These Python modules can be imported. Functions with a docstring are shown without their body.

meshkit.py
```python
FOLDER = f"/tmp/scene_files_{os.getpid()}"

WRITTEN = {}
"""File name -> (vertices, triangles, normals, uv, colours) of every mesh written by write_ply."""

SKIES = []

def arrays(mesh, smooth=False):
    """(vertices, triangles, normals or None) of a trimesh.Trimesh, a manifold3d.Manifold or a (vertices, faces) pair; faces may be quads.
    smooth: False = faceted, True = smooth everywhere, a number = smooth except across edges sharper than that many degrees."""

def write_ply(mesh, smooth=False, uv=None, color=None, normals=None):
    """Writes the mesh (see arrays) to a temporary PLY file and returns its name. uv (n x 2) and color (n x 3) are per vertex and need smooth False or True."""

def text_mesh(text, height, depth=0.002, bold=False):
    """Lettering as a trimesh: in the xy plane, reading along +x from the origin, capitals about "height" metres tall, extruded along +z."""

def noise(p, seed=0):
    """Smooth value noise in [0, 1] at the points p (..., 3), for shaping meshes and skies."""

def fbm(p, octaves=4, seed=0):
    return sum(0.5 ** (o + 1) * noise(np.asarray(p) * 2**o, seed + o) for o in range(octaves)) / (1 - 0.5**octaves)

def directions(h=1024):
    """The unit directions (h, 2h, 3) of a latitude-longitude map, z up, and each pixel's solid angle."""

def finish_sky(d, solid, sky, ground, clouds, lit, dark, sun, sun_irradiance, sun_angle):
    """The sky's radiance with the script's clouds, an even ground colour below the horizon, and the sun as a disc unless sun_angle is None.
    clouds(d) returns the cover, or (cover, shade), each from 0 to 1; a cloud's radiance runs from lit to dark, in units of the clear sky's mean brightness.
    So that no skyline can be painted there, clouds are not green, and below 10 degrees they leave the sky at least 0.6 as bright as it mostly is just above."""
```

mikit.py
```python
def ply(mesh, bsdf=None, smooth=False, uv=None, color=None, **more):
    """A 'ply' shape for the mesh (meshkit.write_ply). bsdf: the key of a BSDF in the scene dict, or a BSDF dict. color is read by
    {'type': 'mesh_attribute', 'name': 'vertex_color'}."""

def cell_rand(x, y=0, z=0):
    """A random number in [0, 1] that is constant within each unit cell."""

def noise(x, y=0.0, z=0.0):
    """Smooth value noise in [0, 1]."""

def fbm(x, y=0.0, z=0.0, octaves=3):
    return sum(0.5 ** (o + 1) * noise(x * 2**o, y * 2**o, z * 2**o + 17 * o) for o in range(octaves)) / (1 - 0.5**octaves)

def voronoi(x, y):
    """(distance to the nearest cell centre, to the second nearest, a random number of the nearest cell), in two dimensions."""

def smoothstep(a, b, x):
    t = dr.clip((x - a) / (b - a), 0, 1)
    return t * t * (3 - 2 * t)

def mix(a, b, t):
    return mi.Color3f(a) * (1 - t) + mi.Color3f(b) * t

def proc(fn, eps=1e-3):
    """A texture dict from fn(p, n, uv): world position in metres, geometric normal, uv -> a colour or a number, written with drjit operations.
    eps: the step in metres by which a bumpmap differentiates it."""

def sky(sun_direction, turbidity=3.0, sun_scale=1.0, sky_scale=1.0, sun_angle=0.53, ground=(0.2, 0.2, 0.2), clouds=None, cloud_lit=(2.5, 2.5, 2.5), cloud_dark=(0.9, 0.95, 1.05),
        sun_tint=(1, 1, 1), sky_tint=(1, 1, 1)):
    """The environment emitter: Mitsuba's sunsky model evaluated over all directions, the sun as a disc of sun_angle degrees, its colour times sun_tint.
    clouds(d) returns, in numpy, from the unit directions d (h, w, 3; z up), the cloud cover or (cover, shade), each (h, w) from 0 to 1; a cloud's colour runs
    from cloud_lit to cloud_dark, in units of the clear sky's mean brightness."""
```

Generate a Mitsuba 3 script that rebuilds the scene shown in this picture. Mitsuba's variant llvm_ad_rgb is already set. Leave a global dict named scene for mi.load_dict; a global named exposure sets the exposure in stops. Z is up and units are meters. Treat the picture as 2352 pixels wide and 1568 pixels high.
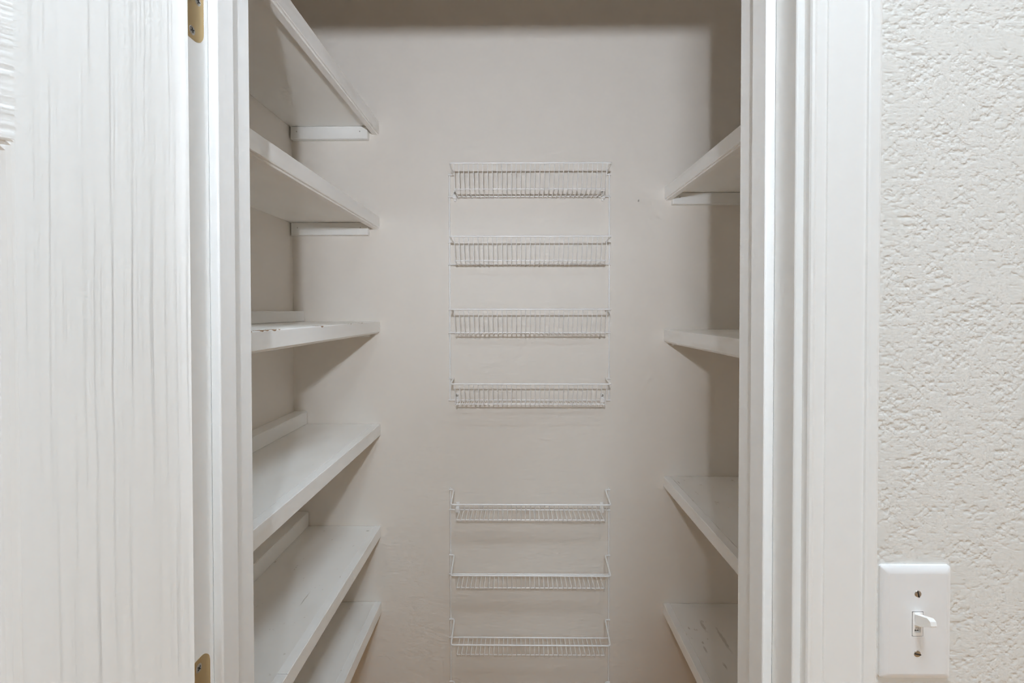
import math, random, numpy as np, trimesh, mitsuba as mi, drjit as dr, mikit, meshkit
from shapely.geometry import Polygon, Point, box as sbox
from mikit import noise, fbm, smoothstep, mix
random.seed(7); rng = np.random.default_rng(7)
T = mi.ScalarTransform4f
scene, labels = {}, {}

# ------------------------------------------------------------------ camera, light, exposure
CAM_Z = 1.49                        # eye height; every z below marked "rel" is measured from it
CAM = np.array([0.0, -0.4707, CAM_Z])
YAW, PITCH, ROLL, FOC = -0.0083, -0.0139, 0.0011, 1070.5
fwd = np.array([math.sin(YAW)*math.cos(PITCH), math.cos(YAW)*math.cos(PITCH), math.sin(PITCH)])
right = np.array([math.cos(YAW), -math.sin(YAW), 0]); up = np.cross(right, fwd)
up = math.cos(ROLL)*up + math.sin(ROLL)*right
scene['camera'] = {'type': 'perspective', 'fov_axis': 'x', 'fov': math.degrees(2*math.atan(1176/FOC)),
                   'principal_point_offset_x': 0.0, 'principal_point_offset_y': 55.4/1568, 'near_clip': 0.02, 'far_clip': 50,
                   'to_world': T().look_at(origin=CAM.tolist(), target=(CAM+fwd).tolist(), up=up.tolist())}
exposure = 0.0
FLASH_POS = np.array([-0.018, -0.75, CAM_Z+0.25])
FLASH_RGB = [2180.0, 2370.0, 2640.0]       # unseen flash above and behind the camera, a little cooler than the room
LAMP_RGB = [25.6, 30.2, 34.4]              # unseen ceiling lights, out of view, placed to light the kitchen from above

# ------------------------------------------------------------------ materials
def principled(color, rough=0.5, spec=0.5, **kw):
    c = {'type': 'rgb', 'value': list(color)} if not isinstance(color, dict) else color
    return {'type': 'principled', 'base_color': c, 'roughness': rough, 'specular': spec, **kw}
def two(b): return {'type': 'twosided', 'bsdf': b}
def bump(fn, scale, b, eps=6e-4):
    return {'type': 'bumpmap', 'relief': mikit.proc(fn, eps), 'scale': scale, 'bsdf': b}
def mat(key, b): scene[key] = two(b)

def h_knock(p, n, uv):               # hand-trowelled splatter: flattened plateaus with rough pits between
    a = fbm(p.x*230 + 3, p.y*230, p.z*230, octaves=3)
    b = noise(p.x*45 + 9, p.y*45, p.z*45)
    return dr.minimum(a + 0.34*(b - 0.5), 0.49) + 0.04*noise(p.x*700, p.y*700, p.z*700)
def h_peel(p, n, uv):
    return fbm(p.x*210, p.y*210, p.z*210, octaves=3) + 0.5*noise(p.x*60, p.y*60, p.z*60)
def h_brush_v(p, n, uv):             # brush marks running up the trim
    return noise(p.x*900, p.y*900, p.z*9) + 0.6*noise(p.x*260, p.y*260, p.z*35)
def h_brush_y(p, n, uv):             # grain and brush marks running along the shelves
    return noise(p.x*420, p.y*14, p.z*420) + 0.5*noise(p.x*160, p.y*40, p.z*160)

WALL = (0.80, 0.752, 0.69)
mat('m_wall_front', bump(h_knock, 0.0023, principled((0.77, 0.765, 0.738), 0.42, 0.4)))
mat('m_wall_pantry', bump(h_peel, 0.0018, principled(WALL, 0.42, 0.2)))
mat('m_ceiling', principled((0.86, 0.85, 0.83), 0.8, 0.2))
mat('m_wall_tan', principled((0.56, 0.50, 0.43), 0.7, 0.2))  # unseen rear wall, tan chosen for the warm light it bounces
def floor_col(p, n, uv):
    k = mikit.cell_rand(dr.floor(p.x/0.13), dr.floor(p.y/0.9 + 0.37*dr.floor(p.x/0.13)))
    g = fbm(p.x*120, p.y*6, 0, octaves=3)
    return mix((0.50, 0.29, 0.12), (0.65, 0.40, 0.19), 0.5*k + 0.5*g)  # unseen floor, brown chosen to warm the light bounced into the pantry
mat('m_floor', principled(mikit.proc(floor_col), 0.4, 0.4))
mat('m_trim', bump(h_brush_v, 0.00013, principled((0.86, 0.865, 0.855), 0.3, 0.5)))
STAINS = [(.483, .712, -.864, .004, .016), (.486, .735, -.864, .003, .006), (.508, .655, -.864, .004, .012), (.512, .800, -.864, .006, .03), (.470, .790, -.864, .003, .006), (.545, .75, -.864, .006, .05),
          (.4535, .726, -.4875, .0035, .010), (.462, .850, -.4875, .0025, .012), (-.612, .700, -.6367, .003, .006), (-.468, .55, -.6367, .002, .03), (-.43, .868, -.6367, .006, .004), (-.62, .880, -.3335, .004, .004)]
def shelf_col(p, n, uv):             # old white paint: faint yellowing blotches and small scuffs
    b = fbm(p.x*9, p.y*5, p.z*3, octaves=3)
    s = smoothstep(0.83, 0.89, noise(p.x*95 + 5, p.y*60, p.z*40)*0.75 + 0.25*noise(p.x*300, p.y*300, p.z*9))
    c = mix((0.84, 0.83, 0.80), (0.80, 0.78, 0.74), smoothstep(0.4, 0.75, b))
    t = mi.Float(0)
    w = 0.5*(noise(p.x*400, p.y*120, 7) - 0.5)
    for x, y, z, a, b_ in STAINS:    # knots and stains showing through the paint
        d = dr.sqrt(dr.square((p.x - x)/a) + dr.square((p.y - y)/b_)) + w
        t = dr.maximum(t, dr.select(dr.abs(p.z - (CAM_Z + z)) < 0.004, smoothstep(1.1, 0.3, d), 0.0))
    c = mix(c, (0.40, 0.36, 0.30), 0.5*t)
    return mix(c, (0.50, 0.45, 0.38), 0.45*s*smoothstep(0.3, 0.7, n.z))
mat('m_shelf', bump(h_brush_y, 0.0003, principled(mikit.proc(shelf_col), 0.42, 0.4)))
def nosing_col(p, n, uv):
    return mix((0.85, 0.845, 0.825), (0.80, 0.785, 0.75), smoothstep(0.5, 0.8, fbm(p.x*30, p.y*9, p.z*30)))
mat('m_nosing', bump(h_brush_y, 0.00022, principled(mikit.proc(nosing_col), 0.4, 0.4)))
CHIPS = [(.231, .004, .0016), (.262, .006, .0018), (.277, .008, .0012), (.300, .007, .0024), (.316, .004, .0012), (.490, .007, .0028), (.660, .004, .0014), (.742, .006, .0018)]
def chipped_col(p, n, uv):           # chips of paint lost from the upper front edge, bare wood below: (along the shelf, half length, depth)
    z = CAM_Z - 0.0308 - p.z
    c = mi.Float(0)
    for y, l, d in CHIPS:
        e = d*(1 - dr.square((p.y - y)/l)) + 0.0012*(noise(p.x*900, p.y*900, p.z*900) - 0.5)
        c = dr.maximum(c, dr.select((dr.abs(p.y - y) < l) & (e > z), 1.0, 0.0))
    return mix((0.85, 0.845, 0.825), (0.27, 0.15, 0.07), c)
mat('m_nosing_chipped', bump(h_brush_y, 0.00022, principled(mikit.proc(chipped_col, ), 0.4, 0.4)))
mat('m_raw_wood', principled((0.42, 0.29, 0.16), 0.7, 0.2))
mat('m_cleat', bump(h_brush_y, 0.0003, principled((0.83, 0.825, 0.80), 0.42, 0.4)))
mat('m_wire', principled((0.84, 0.84, 0.83), 0.25, 0.5, clearcoat=0.6, clearcoat_gloss=0.9))
mat('m_clip', principled((0.84, 0.84, 0.83), 0.4, 0.5))
mat('m_plate', principled((0.84, 0.845, 0.85), 0.32, 0.5))
mat('m_toggle', principled((0.88, 0.88, 0.865), 0.28, 0.5))
mat('m_brass', bump(lambda p, n, uv: noise(p.x*1500, p.y*1500, p.z*1500), 0.00006,
                    principled((0.62, 0.46, 0.24), 0.38, 0.5, metallic=0.9)))
mat('m_steel', principled((0.55, 0.53, 0.50), 0.28, 0.5, metallic=0.95))
mat('m_dark', principled((0.03, 0.028, 0.026), 0.7, 0.3))
mat('m_black', principled((0.02, 0.02, 0.02), 0.8, 0.2))
mat('m_lamp_body', principled((0.8, 0.8, 0.78), 0.5, 0.3))

# ------------------------------------------------------------------ mesh helpers
def bx(x0, x1, y0, y1, z0, z1, b=0.0):
    """A box, its edges chamfered by b."""
    lo, hi = np.array([x0, y0, z0]), np.array([x1, y1, z1])
    if b <= 0:
        return trimesh.creation.box(bounds=[lo, hi])
    pts = []
    for s in np.ndindex(2, 2, 2):
        c = np.where(s, hi, lo); d = np.where(s, -1, 1)*b
        for k in range(3):
            q = c + d; q[k] = c[k]; pts.append(q)
    return trimesh.convex.convex_hull(np.array(pts))
def prism(poly, z0, z1):
    m = trimesh.creation.extrude_polygon(poly, z1-z0, engine='earcut'); m.apply_translation([0, 0, z0]); return m
def fillet(pts, r, n=4):
    pts = [np.array(p, float) for p in pts]; out = [pts[0]]
    for a, b, c in zip(pts[:-2], pts[1:-1], pts[2:]):
        u, v = a-b, c-b; lu, lv = np.linalg.norm(u), np.linalg.norm(v); u, v = u/lu, v/lv
        k = min(r, 0.45*lu, 0.45*lv)
        p, q = b+u*k, b+v*k
        for t in np.linspace(0, 1, n+1):
            out.append((1-t)**2*p + 2*t*(1-t)*b + t*t*q)
    out.append(pts[-1]); return np.array(out)
def tube(path, r, sides=8, bend=0.0):
    P = fillet(path, bend) if bend > 0 else np.array(path, float)
    t = np.gradient(P, axis=0); t /= np.linalg.norm(t, axis=1, keepdims=True)
    a = np.array([0.31, 0.17, 0.93]) if abs(t[0][2]) < 0.8 else np.array([0.93, 0.31, 0.17])
    n = np.cross(t[0], a); n /= np.linalg.norm(n); rings = []
    for i in range(len(P)):
        n = n - t[i]*np.dot(n, t[i]); n /= np.linalg.norm(n); b = np.cross(t[i], n)
        ang = np.arange(sides)*2*math.pi/sides
        rings.append(P[i] + r*(np.cos(ang)[:, None]*n + np.sin(ang)[:, None]*b))
    v = np.vstack(rings + [P[:1], P[-1:]]); f = []; N = len(P)
    for i in range(N-1):
        for k in range(sides):
            a_, b_ = i*sides+k, i*sides+(k+1) % sides; c_, d_ = a_+sides, b_+sides
            f += [[a_, b_, d_], [a_, d_, c_]]
    for k in range(sides):
        f += [[N*sides, (k+1) % sides, k], [N*sides+1, (N-1)*sides+k, (N-1)*sides+(k+1) % sides]]
    m = trimesh.Trimesh(v, f, process=False)
    m.fix_normals(); return m
def rounded(poly, r): return poly.buffer(-r).buffer(2*r, quad_segs=4).buffer(-r, quad_segs=4)
def soften(poly, r): return poly.buffer(-r, join_style=2).buffer(r, quad_segs=4)

def numbered(key, parent=None):
    full = f'{parent}__{key}' if parent else key
    taken = lambda k: k in scene or k in labels or any(q.startswith(k+'__') for q in scene)
    if not taken(full): return full
    i = 1
    while taken(f'{full}_{i:03d}'): i += 1
    return f'{full}_{i:03d}'
def obj(name, mesh, m, parent=None, smooth=False, label=None, **more):
    key = numbered(name, parent)
    scene[key] = dict(mesh) if isinstance(mesh, dict) else mikit.ply(mesh, m, smooth=smooth, **more)
    if label: labels[key] = {'label': label}
    return key
def thing(name, label, cat, group=None):
    key = numbered(name); labels[key] = {'label': label, 'category': cat}
    if group: labels[key]['group'] = group
    return key
def struct(name, label, cat):
    labels[name] = {'label': label, 'category': cat, 'kind': 'structure'}; return name

# ------------------------------------------------------------------ the shell: pantry closet behind, kitchen round the camera
XL, XR, YB = -0.6569, 0.690, 0.8991          # pantry side walls and back wall
JX0, JX1, JD = -0.3346, 0.2802, 0.1172       # inner faces of the jambs, wall thickness
HEAD = CAM_Z + 0.542                         # underside of the head jamb
CEIL = 2.74
KX0, KX1, KY0 = -1.7, 2.3, -3.3
W = 0.1
struct('wall_back', 'light greige textured back wall of the pantry behind the two wire racks', 'wall')
scene['wall_back'] = mikit.ply(bx(XL-W, XR+W, YB, YB+W, 0, CEIL), 'm_wall_pantry')
struct('wall_left', 'greige side wall of the pantry behind the six left shelves', 'wall')
scene['wall_left'] = mikit.ply(bx(XL-W, XL, JD, YB, 0, CEIL), 'm_wall_pantry')
struct('wall_right', 'greige side wall of the pantry behind the four right shelves', 'wall')
scene['wall_right'] = mikit.ply(bx(XR, XR+W, JD, YB, 0, CEIL), 'm_wall_pantry')
struct('wall_front', 'off-white knockdown-textured kitchen wall right of the doorway, holding the light switch', 'wall')
outer = sbox(KX0, 0, KX1, CEIL).difference(sbox(JX0-0.019, 0, JX1+0.019, HEAD+0.019))
wf = prism(outer, 0, JD)                     # drawn in x and z, pushed through the wall's thickness
wf.apply_transform(np.array([[1, 0, 0, 0], [0, 0, 1, 0], [0, 1, 0, 0], [0, 0, 0, 1.0]])); wf.fix_normals()
scene['wall_front'] = mikit.ply(wf, 'm_wall_front')
struct('wall_kitchen_rear', 'unseen tan kitchen wall behind the camera, toned to bounce warm light', 'wall')
scene['wall_kitchen_rear'] = mikit.ply(bx(KX0-W, KX1+W, KY0-W, KY0, 0, CEIL), 'm_wall_tan')
struct('wall_kitchen_left', 'off-white kitchen side wall left of the camera', 'wall')
scene['wall_kitchen_left'] = mikit.ply(bx(KX0-W, KX0, KY0, 0, 0, CEIL), 'm_ceiling')
struct('wall_kitchen_right', 'off-white kitchen side wall right of the camera', 'wall')
scene['wall_kitchen_right'] = mikit.ply(bx(KX1, KX1+W, KY0, 0, 0, CEIL), 'm_ceiling')
struct('floor', 'unseen brown wood floor of pantry and kitchen, toned to bounce warm light', 'floor')
scene['floor'] = mikit.ply(bx(KX0-W, KX1+W, KY0-W, YB+W, -0.1, 0), 'm_floor')
struct('ceiling', 'white ceiling over pantry and kitchen', 'ceiling')
scene['ceiling'] = mikit.ply(bx(KX0-W, KX1+W, KY0-W, YB+W, CEIL, CEIL+0.1), 'm_ceiling')

# ------------------------------------------------------------------ the doorway: jambs, stops, casings
RAB, STW, STT = 0.0359, 0.0306, 0.0111       # rabbet depth, stop width, stop thickness
def jamb(n, side, label):
    k = struct(f'trim_{n}', label, 'door jamb')
    x = JX0 if side < 0 else JX1; o = side*0.019
    poly = Polygon([(x, 0), (x, JD), (x+o, JD), (x+o, 0)])
    obj('jamb', prism(soften(poly, 0.0022), 0, HEAD), 'm_trim', k, 30)
    s = -side*STT
    poly = Polygon([(x, RAB), (x+s, RAB), (x+s, RAB+STW), (x, RAB+STW)])
    obj('stop', prism(soften(poly, 0.0022), 0, HEAD-0.001), 'm_trim', k, 30)
jamb(1, -1, 'white painted door jamb on the left of the doorway, carrying the hinges')
jamb(2, 1, 'white painted door jamb on the right of the doorway, beside the wide casing')
k = struct('trim_3', 'white painted head jamb over the doorway', 'door jamb')
obj('jamb', bx(JX0-0.019, JX1+0.019, 0, JD, HEAD, HEAD+0.019, 0.001), 'm_trim', k)
obj('stop', bx(JX0, JX1, RAB, RAB+STW, HEAD-STT, HEAD, 0.001), 'm_trim', k)
# colonial casing, inner edge first: (across the face, proud of the wall)
CW = 0.0655
prof = [(0, 0), (0, .0085), (.0012, .0103), (.0035, .0108), (.0060, .0100), (.0068, .0088), (.0160, .0093), (.0166, .0108), (.022, .0116),
        (.045, .0140), (.0490, .0142), (.0497, .0131), (.0522, .0131), (.0530, .0150), (.0560, .0160), (.0628, .0160), (.0650, .0150), (CW, .0125), (CW, 0)]
REV = 0.0080
def casing(n, side, label):
    k = struct(f'trim_{n}', label, 'door casing')
    x = (JX0-REV) if side < 0 else (JX1+REV)
    obj('casing', prism(Polygon([(x+side*a, -b) for a, b in prof]), 0, HEAD+REV), 'm_trim', k, 22)
casing(4, 1, 'white moulded casing right of the doorway, between the jamb and the textured wall')
casing(5, -1, 'white moulded casing left of the doorway, behind the open door')
k = struct('trim_6', 'white moulded casing over the doorway', 'door casing')
hc = prism(Polygon([(a, -b) for a, b in prof]), JX0-REV-CW, JX1+REV+CW)
hc.apply_transform(np.array([[0, 0, 1, 0], [0, 1, 0, 0], [1, 0, 0, HEAD+REV], [0, 0, 0, 1.0]])); hc.fix_normals()
obj('casing', hc, 'm_trim', k, 22)

# ------------------------------------------------------------------ the door, open 133 degrees to the left
PHI = math.radians(133); DTH, DW, DH0, DH1 = 0.0345, 0.606, 0.012, HEAD-0.004
PIV = np.array([JX0+0.001, -0.0065])
cph, sph = math.cos(PHI), math.sin(PHI)
DDIR = np.array([cph, -sph]); DNRM = np.array([sph, cph])        # along the door from the hinges; out of its pantry face
C0 = PIV + 0.002*DDIR + (0.0065+DTH)*DNRM                        # hinge-side corner of the pantry face
DM = np.eye(4); DM[:2, 0] = DDIR; DM[:2, 1] = DNRM; DM[:2, 3] = C0   # door space: x across, y out of the face, z up
STILE = 0.1115
rails = [(DH0, 0.24), (0.80, 0.985), (CAM_Z+0.131, CAM_Z+0.251), (DH1-0.115, DH1)]
cols = [(STILE, DW/2-0.052), (DW/2+0.052, DW-STILE)]
rects = [(a, b, rails[i][1], rails[i+1][0]) for i in range(3) for a, b in cols]
def sticking(d):                     # depth of the moulded edge at the distance d inside a panel's outline
    return -np.interp(d, [0, .0006, .002, .005, .009, .012, .013], [0, .0002, .0008, .0026, .0058, .0070, .0070])
steps = [-.0004, 0, .0006, .002, .005, .009, .012, .013]
xs = sorted({0, DW} | {round(e+s*t, 5) for a, b in cols for e, s in ((a, 1), (b, -1)) for t in steps})
zs = sorted({DH0, DH1} | {round(e+s*t, 5) for r in rects for e, s in ((r[2], 1), (r[3], -1)) for t in steps})
gx, gz = np.meshgrid(xs, zs, indexing='ij')
gy = np.zeros_like(gx)
for a, b, c, d in rects:
    dist = np.minimum(np.minimum(gx-a, b-gx), np.minimum(gz-c, d-gz)); gy = np.where(dist > 0, sticking(np.maximum(dist, 0)), gy)
nx, nz = gx.shape
top = np.stack([gx, gy, gz], -1).reshape(-1, 3); bot = top.copy(); bot[:, 1] = -DTH
idx = np.arange(nx*nz).reshape(nx, nz); f = []
for i in range(nx-1):
    for j in range(nz-1):
        a, b, c, d = idx[i, j], idx[i+1, j], idx[i+1, j+1], idx[i, j+1]
        f += [[a, c, b], [a, d, c]]; f += [[a+nx*nz, b+nx*nz, c+nx*nz], [a+nx*nz, c+nx*nz, d+nx*nz]]
rim = list(idx[:, 0]) + list(idx[-1, 1:]) + list(idx[-2::-1, -1]) + list(idx[0, -2:0:-1])
for a, b in zip(rim, rim[1:]+rim[:1]):
    f += [[a, b, b+nx*nz], [a, b+nx*nz, a+nx*nz]]
slab = trimesh.Trimesh(np.vstack([top, bot]), f, process=False); slab.apply_transform(DM); slab.fix_normals()
def h_door(p, n, uv):                # embossed oak grain: upright on the stiles, level on the rails
    u = (p.x - C0[0])*DDIR[0] + (p.y - C0[1])*DDIR[1]
    z = p.z - CAM_Z
    wob = 0.004*noise(u*9, z*5.0, 2) + 0.0012*noise(u*60, z*16, 5)
    g1 = noise((u+wob)*300, z*4, 1); g2 = noise((u+wob)*700, z*7, 4)
    stile = 0.75*g1 + 0.35*g2
    w2 = 0.004*noise(u*5, z*9, 7)
    r1 = noise((z+w2)*270, u*7, 3); r2 = noise((z+w2)*800, u*11, 6)
    rail = 0.45*r1 + 0.2*r2
    on = (u > STILE) & (z > 0.126)
    return dr.select(on, rail, stile) + 0.05*noise(p.x*500, p.y*500, p.z*500)
mat('m_door', bump(h_door, 0.0015, principled((0.87, 0.872, 0.858), 0.38, 0.45)))
k = struct('door_1', 'white moulded panel door with embossed wood grain, swung open at the left', 'door')
obj('slab', slab, 'm_door', k)
for a, b, c, d in rects:             # the raised field of each panel stands in its recess
    q = 0.016
    m = trimesh.convex.convex_hull(np.array([[x, y, z] for y, g in ((-0.0075, q), (-0.0015, q+0.022))
                                             for x in (a+g, b-g) for z in (c+g, d-g)]))
    m.apply_transform(DM); obj('panel', m, 'm_door', k)

# hinges: a leaf let into the jamb, its barrel on the kitchen side, three screws
def phillips(r, thick):
    """A countersunk screw head in its own space, facing +x."""
    prof = np.array([[0, -thick], [r, -thick], [r, -0.0001], [r*0.9, 0.0003], [0, 0.0005]])
    m = trimesh.creation.revolve(prof, sections=24); m.apply_transform(trimesh.transformations.rotation_matrix(math.pi/2, [0, 1, 0])); return m
def cross_slot(r, w, turn, h=0.0003):
    a = trimesh.creation.box(extents=[h, 2*r, w]); b = trimesh.creation.box(extents=[h, w, 2*r])
    m = trimesh.util.concatenate([a, b]); m.apply_transform(trimesh.transformations.rotation_matrix(turn, [1, 0, 0])); return m
def hinge(z0, label):
    t = thing('door_hinge', label, 'hinge', 'brass hinges on the left jamb')
    h = 0.089; y1 = 0.0300; r = 0.0145
    poly = sbox(-0.004, 0, y1, h)
    cut = sbox(y1-r, 0, y1, r).difference(Point(y1-r, r).buffer(r)).union(sbox(y1-r, h-r, y1, h).difference(Point(y1-r, h-r).buffer(r)))
    poly = poly.difference(cut.buffer(1e-6))
    m = prism(poly, 0, 0.0026)       # drawn in y and z, thickness along x
    m.apply_transform(np.array([[0, 0, 1, JX0-0.0020], [1, 0, 0, 0], [0, 1, 0, z0], [0, 0, 0, 1.0]])); m.fix_normals()
    obj('leaf', m, 'm_brass', t)
    for i, (yy, zz) in enumerate(((0.0118, 0.0085), (0.0211, 0.0440), (0.0118, 0.0795))):
        s = phillips(0.0046, 0.0012); s.apply_translation([JX0+0.0006, yy, z0+zz])
        sk = obj('screw', s, 'm_steel', t, 30)
        c = cross_slot(0.0025, 0.0010, 0.35+i, 0.0006); c.apply_translation([JX0+0.0011, yy, z0+zz])
        obj('slot', c, 'm_dark', sk)
    b = trimesh.creation.cylinder(radius=0.0052, height=h, sections=20); b.apply_translation([PIV[0]-0.004, PIV[1]-0.004, z0+h/2])
    obj('barrel', b, 'm_brass', t, 30)
hinge(CAM_Z+0.2815, 'upper brass hinge leaf with cross-head screws, set in the white left jamb')
hinge(CAM_Z-0.366-0.089, 'lower brass hinge leaf on the left jamb, cut by the bottom of the picture')

# ------------------------------------------------------------------ shelves: board, front nosing, cleats
XLF, XRF = -0.4004, 0.4345
Y0 = JD + 0.003
NT = 0.0190                           # nosing thickness
def nosing_poly(h):                   # the trim strip's section: (back from the front face, up from its lower edge)
    return [(0.0, 0.0013), (0.0012, 0.0), (0.0048, 0.0), (0.0048, -0.0028), (0.0056, -0.0036), (NT, -0.0036), (NT, h), (0.0012, h), (0.0, h-0.0012)]
def nosing(side, xf, zt, zb, y0, y1):
    m = prism(Polygon([(a, b) for a, b in nosing_poly(zt-zb)]), 0, y1-y0)
    s = -1 if side < 0 else 1
    M = np.array([[s, 0, 0, xf], [0, 0, 1, y0], [0, 1, 0, zb], [0, 0, 0, 1.0]])
    m.apply_transform(M); m.fix_normals(); return m
def shelf(side, zt, zb, label, m_nose='m_nosing', seams=(), gap=0.0004):
    t = thing('wall_shelf', label, 'shelf', 'white painted pantry shelves')
    zt += CAM_Z; zb += CAM_Z
    xf = XLF if side < 0 else XRF; s = -1 if side < 0 else 1
    xw = XL+0.0005 if side < 0 else XR-0.0005
    xb = xf + s*(NT+gap)
    obj('board', bx(min(xb, xw), max(xb, xw), Y0, YB-0.0012, zt-0.0185, zt-0.0002, 0.0006), 'm_shelf', t)
    cuts = [Y0, *seams, YB-0.0008]
    for a, b in zip(cuts, cuts[1:]):
        lift = 0.0 if len(cuts) == 2 else rng.uniform(-0.0005, 0.0006)
        obj('nosing', nosing(side, xf + s*abs(lift), zt+lift, zb+lift, a+0.0004*(a > Y0), b-0.0004*(b < YB-0.01)), m_nose, t, 25)
    return t
LS = [(.5536, .5193, 'topmost white shelf on the left wall, cut by the top of the picture'),
      (.2763, .2438, 'second white shelf from the top on the left wall, its bare underside in view'),
      (-.0308, -.0618, 'white shelf on the left wall at eye level, edge-on, with chipped brown paint'),
      (-.3335, -.3672, 'white shelf on the left wall just below the chipped edge-on shelf'),
      (-.6367, -.6688, 'white shelf on the left wall with two seams in its front strip'),
      (-.8630, -.8967, 'lowest white shelf in view on the left wall, half hidden below another')]
RS = [(.3595, .3258, 'topmost white shelf on the right wall, above its wall cleat'),
      (-.0547, -.0897, 'white shelf on the right wall near eye level, almost edge-on'),
      (-.4875, -.5186, 'white shelf on the right wall with a brown crack behind its front strip'),
      (-.8638, -.8953, 'lowest white shelf in view on the right wall, grey stains on top')]
for i, (a, b, l) in enumerate(LS):
    shelf(-1, a, b, l, 'm_nosing_chipped' if i == 2 else 'm_nosing', (0.335, 0.665) if i == 4 else ())
for i, (a, b, l) in enumerate(RS):
    shelf(1, a, b, l, gap=0.0016 if i == 2 else 0.0004)

def back_cleat(side, zt, zb, xin, xwall, label):
    """A batten on the back wall under a shelf board, two nails in it."""
    t = thing('shelf_cleat', label, 'cleat', 'wood cleats under the shelves on the back wall')
    zt += CAM_Z; zb += CAM_Z; x0, x1 = min(xin, xwall), max(xin, xwall)
    obj('batten', bx(x0, x1, YB-0.0185, YB-0.0005, zb, zt, 0.0015), 'm_cleat', t)
    for x in (x0+0.019, x1-0.022):
        n = trimesh.creation.cylinder(radius=0.0019, height=0.0014, sections=14)
        n.apply_transform(trimesh.transformations.rotation_matrix(math.pi/2, [1, 0, 0])); n.apply_translation([x, YB-0.0187, (zt+zb)/2+0.003])
        obj('nail', n, 'm_steel', t, 30)
for (a, b, l), kind in zip(LS[:3], ('topmost', 'second', 'third edge-on')):
    back_cleat(-1, a-0.0192, a-0.0192-0.0365 if kind[0] != 't' or kind == 'topmost' else a-0.045, -0.429, XL+0.004,
               f'white wood cleat on the back wall, under the {kind} left shelf')
back_cleat(1, .3595-.0192, .3072, .4535, XR-0.004, 'white wood cleat on the back wall, under the topmost right shelf')
back_cleat(1, -.0547-.0192, -.1015, .4560, XR-0.004, 'white wood cleat on the back wall, just showing under the second right shelf')

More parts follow.
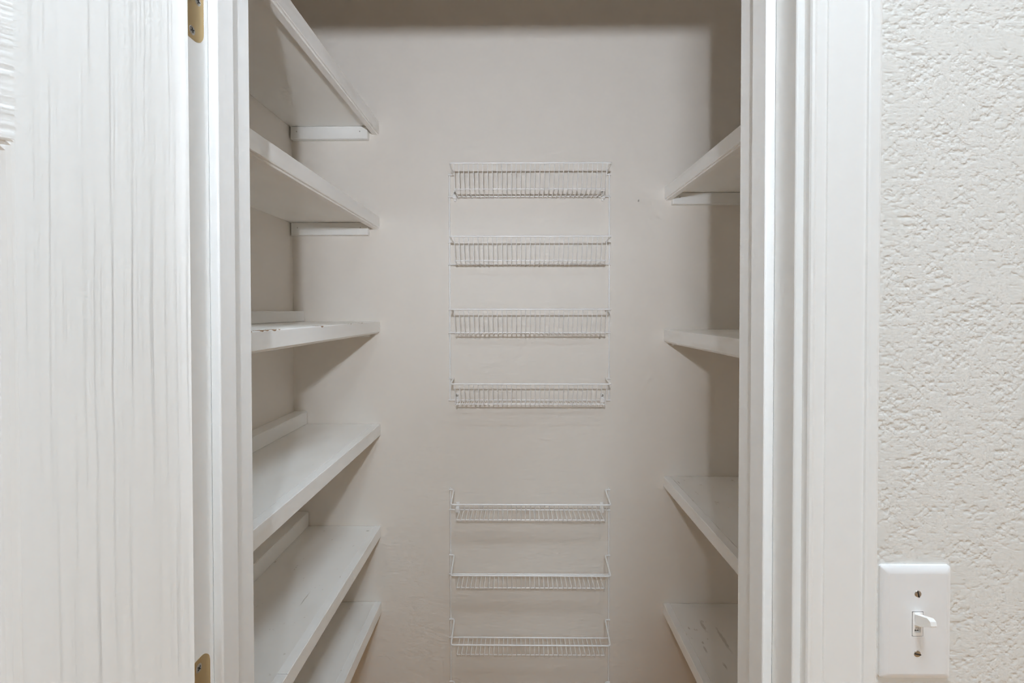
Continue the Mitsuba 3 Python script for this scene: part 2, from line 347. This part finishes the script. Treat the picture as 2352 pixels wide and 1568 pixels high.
def wall_cleat(zb, h, w, label):
    t = thing('wall_cleat', label, 'cleat', 'wood strips along the left wall on the shelves')
    m = bx(XL+0.0005, XL+w, Y0, YB-0.002, CAM_Z+zb, CAM_Z+zb+h, 0.0018)
    obj('strip', m, 'm_cleat', t)
wall_cleat(-.0306, .0306, .0345, 'white square strip along the left wall, lying on the chipped third shelf')
wall_cleat(-.3333, .0378, .0400, 'white square strip along the left wall, lying on the fourth shelf')
wall_cleat(-.6365, .0430, .0430, 'white square strip along the left wall, lying on the seamed fifth shelf')

# ------------------------------------------------------------------ wire racks on the back wall
RC, RH = 0.0395, 0.2326               # centre of the racks, half width at the uprights
ROD, THIN = 0.0022, 0.00115
DB, DF, DT = 0.007, 0.085, 0.118      # distance from the wall: back wire, lower front wire, top rail
NW = 33
wire_cache = {}
def basket(rack, hz, bz):
    """One tier: a U-shaped top rail hooked on the uprights, two level wires, 33 bent wires."""
    b = numbered('basket', rack); hz += CAM_Z; bz += CAM_Z
    y = lambda d: YB-d
    xs_, xe = RC-0.216, RC+0.216
    obj('top_rail', tube([(RC-RH-0.0035, y(DB+0.0045), hz), (RC-RH+0.011, y(DB+0.0045), hz), (xs_, y(DT), hz), (xe, y(DT), hz),
                          (RC+RH-0.011, y(DB+0.0045), hz), (RC+RH+0.0035, y(DB+0.0045), hz)], ROD, 10, 0.007), 'm_wire', b, 40)
    obj('back_wire', tube([(RC-RH-0.0035, y(DB+0.0045), bz), (RC+RH+0.0035, y(DB+0.0045), bz)], ROD*0.92, 10), 'm_wire', b, 40)
    obj('front_wire', tube([(RC-0.2085, y(DF-0.0005), bz+0.0032), (RC+0.2085, y(DF-0.0005), bz+0.0032)], ROD*0.82, 10), 'm_wire', b, 40)
    hgt = round(hz-bz, 4)
    if hgt not in wire_cache:
        wire_cache[hgt] = mikit.ply(tube([(0, -(DT-ROD), hgt-0.001), (0, -(DT-ROD-0.001), hgt-0.004), (0, -(DF+0.0035), -0.0008), (0, -(DB-0.002), -0.0031)], THIN, 6, 0.006), 'm_wire', smooth=40)
    for i in range(NW):
        x = RC + 0.2055*(2*i/(NW-1)-1) + rng.normal(0, 0.0003)
        key = numbered('wire', b)
        scene[key] = {**wire_cache[hgt], 'to_world': T().translate([float(x), YB, bz])}
def clip(rack, x, z, up, screw=True):
    """A white plastic mounting clip round a level wire, its screw above the wire."""
    z += CAM_Z
    m = bx(x-0.0055, x+0.0055, YB-0.0175, YB-0.0005, z-0.0065, z+0.0060, 0.0012)
    tab = bx(x-0.0048, x+0.0048, YB-0.0050, YB-0.0005, z+0.0050, z+0.0190, 0.0010)
    tab2 = bx(x-0.0032, x+0.0032, YB-0.0090, YB-0.0005, z-0.0120, z-0.0050, 0.0010)
    c = obj('clip', trimesh.util.concatenate([m, tab, tab2]), 'm_clip', rack)
    if screw:
        prof_ = np.array([[0, 0], [0.0040, 0], [0.0036, 0.0016], [0.0018, 0.0027], [0, 0.003]])
        s = trimesh.creation.revolve(prof_, sections=18); s.apply_transform(trimesh.transformations.rotation_matrix(math.pi/2, [1, 0, 0]))
        s.apply_translation([x, YB-0.0050, z+0.0130]); k = obj('screw', s, 'm_steel', c, 40)
        d = bx(x-0.0006, x+0.0006, YB-0.0084, YB-0.0070, z+0.0105, z+0.0155); obj('slot', d, 'm_dark', None) if False else None
def rack(label, tiers, ztop, zbot, clips):
    r = thing('wire_rack', label, 'wire rack')
    for s in (-1, 1):
        x = RC+s*RH
        obj('upright', tube([(x, YB-DB, CAM_Z+ztop), (x, YB-DB, CAM_Z+zbot)], ROD, 10), 'm_wire', r, 40)
    for h_, b_ in tiers: basket(r, h_, b_)
    for x, z, sc in clips: clip(r, x, z, True, sc)
rack('upper white four-tier wire rack on the back wall, at eye level',
     [(.395, .3314), (.1994, .1352), (.0039, -.0637), (-.197, -.2608)], .399, -.264,
     [(-.177, .3314, True), (.2525, .3314, True), (-.1730, -.2608, True), (.2525, -.2608, True)])
rack('lower white wire rack on the back wall, cut by the bottom of the picture',
     [(-.5235, -.583), (-.7167, -.773), (-.9068, -.961), (-1.092, -1.147)], -.519, -1.152,
     [(-.172, -.583, False), (.2515, -.583, False), (-.172, -1.147, False), (.2515, -1.147, False)])

# ------------------------------------------------------------------ light switch on the front wall
PX0, PX1, PZ0, PZ1 = 0.3661, 0.4361, CAM_Z-0.3701, CAM_Z-0.2560
t = thing('light_switch', 'white toggle light switch on the textured wall, right of the door casing', 'light switch')
pcx, pcz = (PX0+PX1)/2, (PZ0+PZ1)/2
def plate_mesh():
    hw, hh, rows = (PX1-PX0)/2, (PZ1-PZ0)/2, []
    out = []
    for inset, y in ((0.0, 0.0), (0.0, 0.0024), (0.0008, 0.0036), (0.0024, 0.0048), (0.0048, 0.0057), (0.0066, 0.0060)):
        ring = sbox(-hw+inset, -hh+inset, hw-inset, hh-inset).buffer(-0.0022, join_style=2).buffer(0.0022, quad_segs=4)
        c = np.array(ring.exterior.coords)[:-1]; out.append(np.column_stack([c[:, 0]+pcx, np.full(len(c), -y), c[:, 1]+pcz]))
    n = min(map(len, out)); assert all(len(o) == n for o in out)
    v = np.vstack(out); f = []
    for i in range(len(out)-1):
        for j in range(n):
            a, b = i*n+j, i*n+(j+1) % n; f += [[a, b, b+n], [a, b+n, a+n]]
    inner = Polygon(out[-1][:, [0, 2]]).difference(sbox(pcx-0.0056, pcz-0.0125, pcx+0.0056, pcz+0.0125))
    face = trimesh.creation.extrude_polygon(inner, 0.0012, engine='earcut')
    face.apply_transform(np.array([[1, 0, 0, 0], [0, 0, 1, -0.0060], [0, 1, 0, 0], [0, 0, 0, 1.0]])); face.fix_normals()
    skirt = trimesh.Trimesh(v, f, process=False)
    if np.dot(skirt.face_normals[0], skirt.triangles_center[0]-np.array([pcx, 0, pcz])) < 0: skirt.invert()
    return trimesh.util.concatenate([skirt, face])
obj('plate', plate_mesh(), 'm_plate', t, 20)
for s, rot in ((1, 1.35), (-1, 0.2)):
    z = pcz + s*0.0302
    m = phillips(0.0034, 0.0030); m.apply_transform(trimesh.transformations.rotation_matrix(-math.pi/2, [0, 0, 1])); m.apply_translation([pcx, -0.0061, z])
    sk = obj('screw', m, 'm_steel', t, 30)
    b = trimesh.creation.box(extents=[0.0062, 0.0008, 0.0009]); b.apply_transform(trimesh.transformations.rotation_matrix(rot, [0, 1, 0])); b.apply_translation([pcx, -0.0066, z])
    obj('slot', b, 'm_dark', sk)
fr = sbox(-0.0050, -0.0119, 0.0050, 0.0119).difference(sbox(-0.0032, -0.0088, 0.0032, 0.0088))
m = trimesh.creation.extrude_polygon(fr, 0.0030, engine='earcut')
m.apply_transform(np.array([[1, 0, 0, pcx], [0, 0, -1, -0.0032], [0, 1, 0, pcz], [0, 0, 0, 1.0]])); m.fix_normals()
fk = obj('toggle_frame', m, 'm_toggle', t)
obj('well', bx(pcx-0.0062, pcx+0.0062, -0.0030, -0.0002, pcz-0.0132, pcz+0.0132), 'm_dark', fk)
rock = trimesh.creation.cylinder(radius=0.0072, height=0.0063, sections=28); rock.apply_transform(trimesh.transformations.rotation_matrix(math.pi/2, [0, 1, 0]))
rock.apply_scale([1, 0.55, 1.0]); rock.apply_translation([pcx, -0.0025, pcz-0.0006])
obj('rocker', rock, 'm_toggle', t, 30)
lever_prof = [(-0.003, 0.0086), (-0.003, -0.0020), (0.0060, 0.0012), (0.0168, 0.0080), (0.0182, 0.0096), (0.0172, 0.0136), (0.0140, 0.0150), (0.0060, 0.0120)]
lv = prism(soften(Polygon(lever_prof), 0.0006), -0.0030, 0.0030)   # drawn in (out of the plate, up), width along x
lv.apply_transform(np.array([[0, 0, 1, pcx], [-1, 0, 0, -0.0060], [0, 1, 0, pcz], [0, 0, 0, 1.0]])); lv.fix_normals()
obj('toggle', lv, 'm_toggle', t, 30)
tx = meshkit.text_mesh('ON', 0.0027, 0.0003)
tx.apply_translation([-tx.bounds[:, 0].mean(), 0, 0])
tx.apply_transform(np.array([[1, 0, 0, pcx], [0, 0, -1, -0.0062], [0, 1, 0, pcz-0.0062], [0, 0, 0, 1.0]])); tx.fix_normals()
mat('m_letter', principled((0.55, 0.54, 0.52), 0.4, 0.4))
obj('lettering', tx, 'm_letter', t)

# ------------------------------------------------------------------ a nail left in the back wall
nl = tube([(0.3575, YB, CAM_Z+0.320), (0.3570, YB-0.010, CAM_Z+0.3195)], 0.0013, 8)
head = trimesh.creation.icosphere(2, 0.0020); head.apply_scale([0.8, 0.5, 1.5]); head.apply_translation([0.3570, YB-0.0100, CAM_Z+0.3195])
key = obj('nail', trimesh.util.concatenate([nl, head]), 'm_steel', None, 40)
labels[key] = {'label': 'small dark nail in the back wall, right of the upper wire rack', 'category': 'nail'}

# ------------------------------------------------------------------ lamps out of view
def unseen_ceiling_lamp(x, y, r, label, gain=1.0):
    t = thing('unseen_ceiling_light', label, 'ceiling light', 'unseen kitchen ceiling lights')
    rim_ = trimesh.creation.annulus(r_min=r, r_max=r+0.02, height=0.03); rim_.apply_translation([x, y, CEIL-0.016]); obj('rim', rim_, 'm_lamp_body', t)
    d = trimesh.creation.cylinder(radius=r-0.001, height=0.012, sections=40); d.apply_translation([x, y, CEIL-0.02])
    k = obj('diffuser', d, 'm_lamp_body', t); scene[k]['emitter'] = {'type': 'area', 'radiance': {'type': 'rgb', 'value': [gain*c for c in LAMP_RGB]}}
unseen_ceiling_lamp(0.24, -0.64, 0.22, 'unseen round ceiling light in front of the doorway, lighting the kitchen wall from above', 1.06)  # out of view, placed so the kitchen wall brightens towards its top
unseen_ceiling_lamp(0.10, -2.20, 0.30, 'unseen round ceiling light behind the camera, lighting the lower pantry', 0.84)  # out of view, placed to light the lower back wall
t = thing('unseen_flash', 'unseen flash head above and behind the camera, with added black barn doors cutting its beam', 'flash')  # unseen, placed to throw the shadow bands inside the pantry
fx, fy, fz = FLASH_POS
q, dep = 0.025, 0.265                 # half the lens; depth of the added barn doors that cut its beam
dl, drr, dt_, db_ = 0.095, 0.0865, 0.15, 0.23
flaps = [bx(fx-dl-0.003, fx-dl, fy, fy+dep, fz-db_, fz+dt_), bx(fx+drr, fx+drr+0.003, fy, fy+dep, fz-db_, fz+dt_),
         bx(fx-dl, fx+drr, fy, fy+dep, fz+dt_, fz+dt_+0.003), bx(fx-dl, fx+drr, fy, fy+dep, fz-db_-0.003, fz-db_)]
obj('body', bx(fx-dl-0.003, fx+drr+0.003, fy-0.08, fy-0.002, fz-db_-0.003, fz+dt_+0.003, 0.002), 'm_black', t)
for m in flaps: obj('added_barn_door', m, 'm_black', t)  # added to keep the flash off casing, stops, door and kitchen wall
lens = bx(-0.018, 0.018, -0.002, 0, -q, q); lens.apply_transform(trimesh.transformations.rotation_matrix(math.radians(42), [1, 0, 0]))   # tipped upwards
lens.apply_translation([fx, fy+0.018, fz]); k = obj('lens', lens, 'm_lamp_body', t)
scene[k]['emitter'] = {'type': 'area', 'radiance': {'type': 'rgb', 'value': FLASH_RGB}}
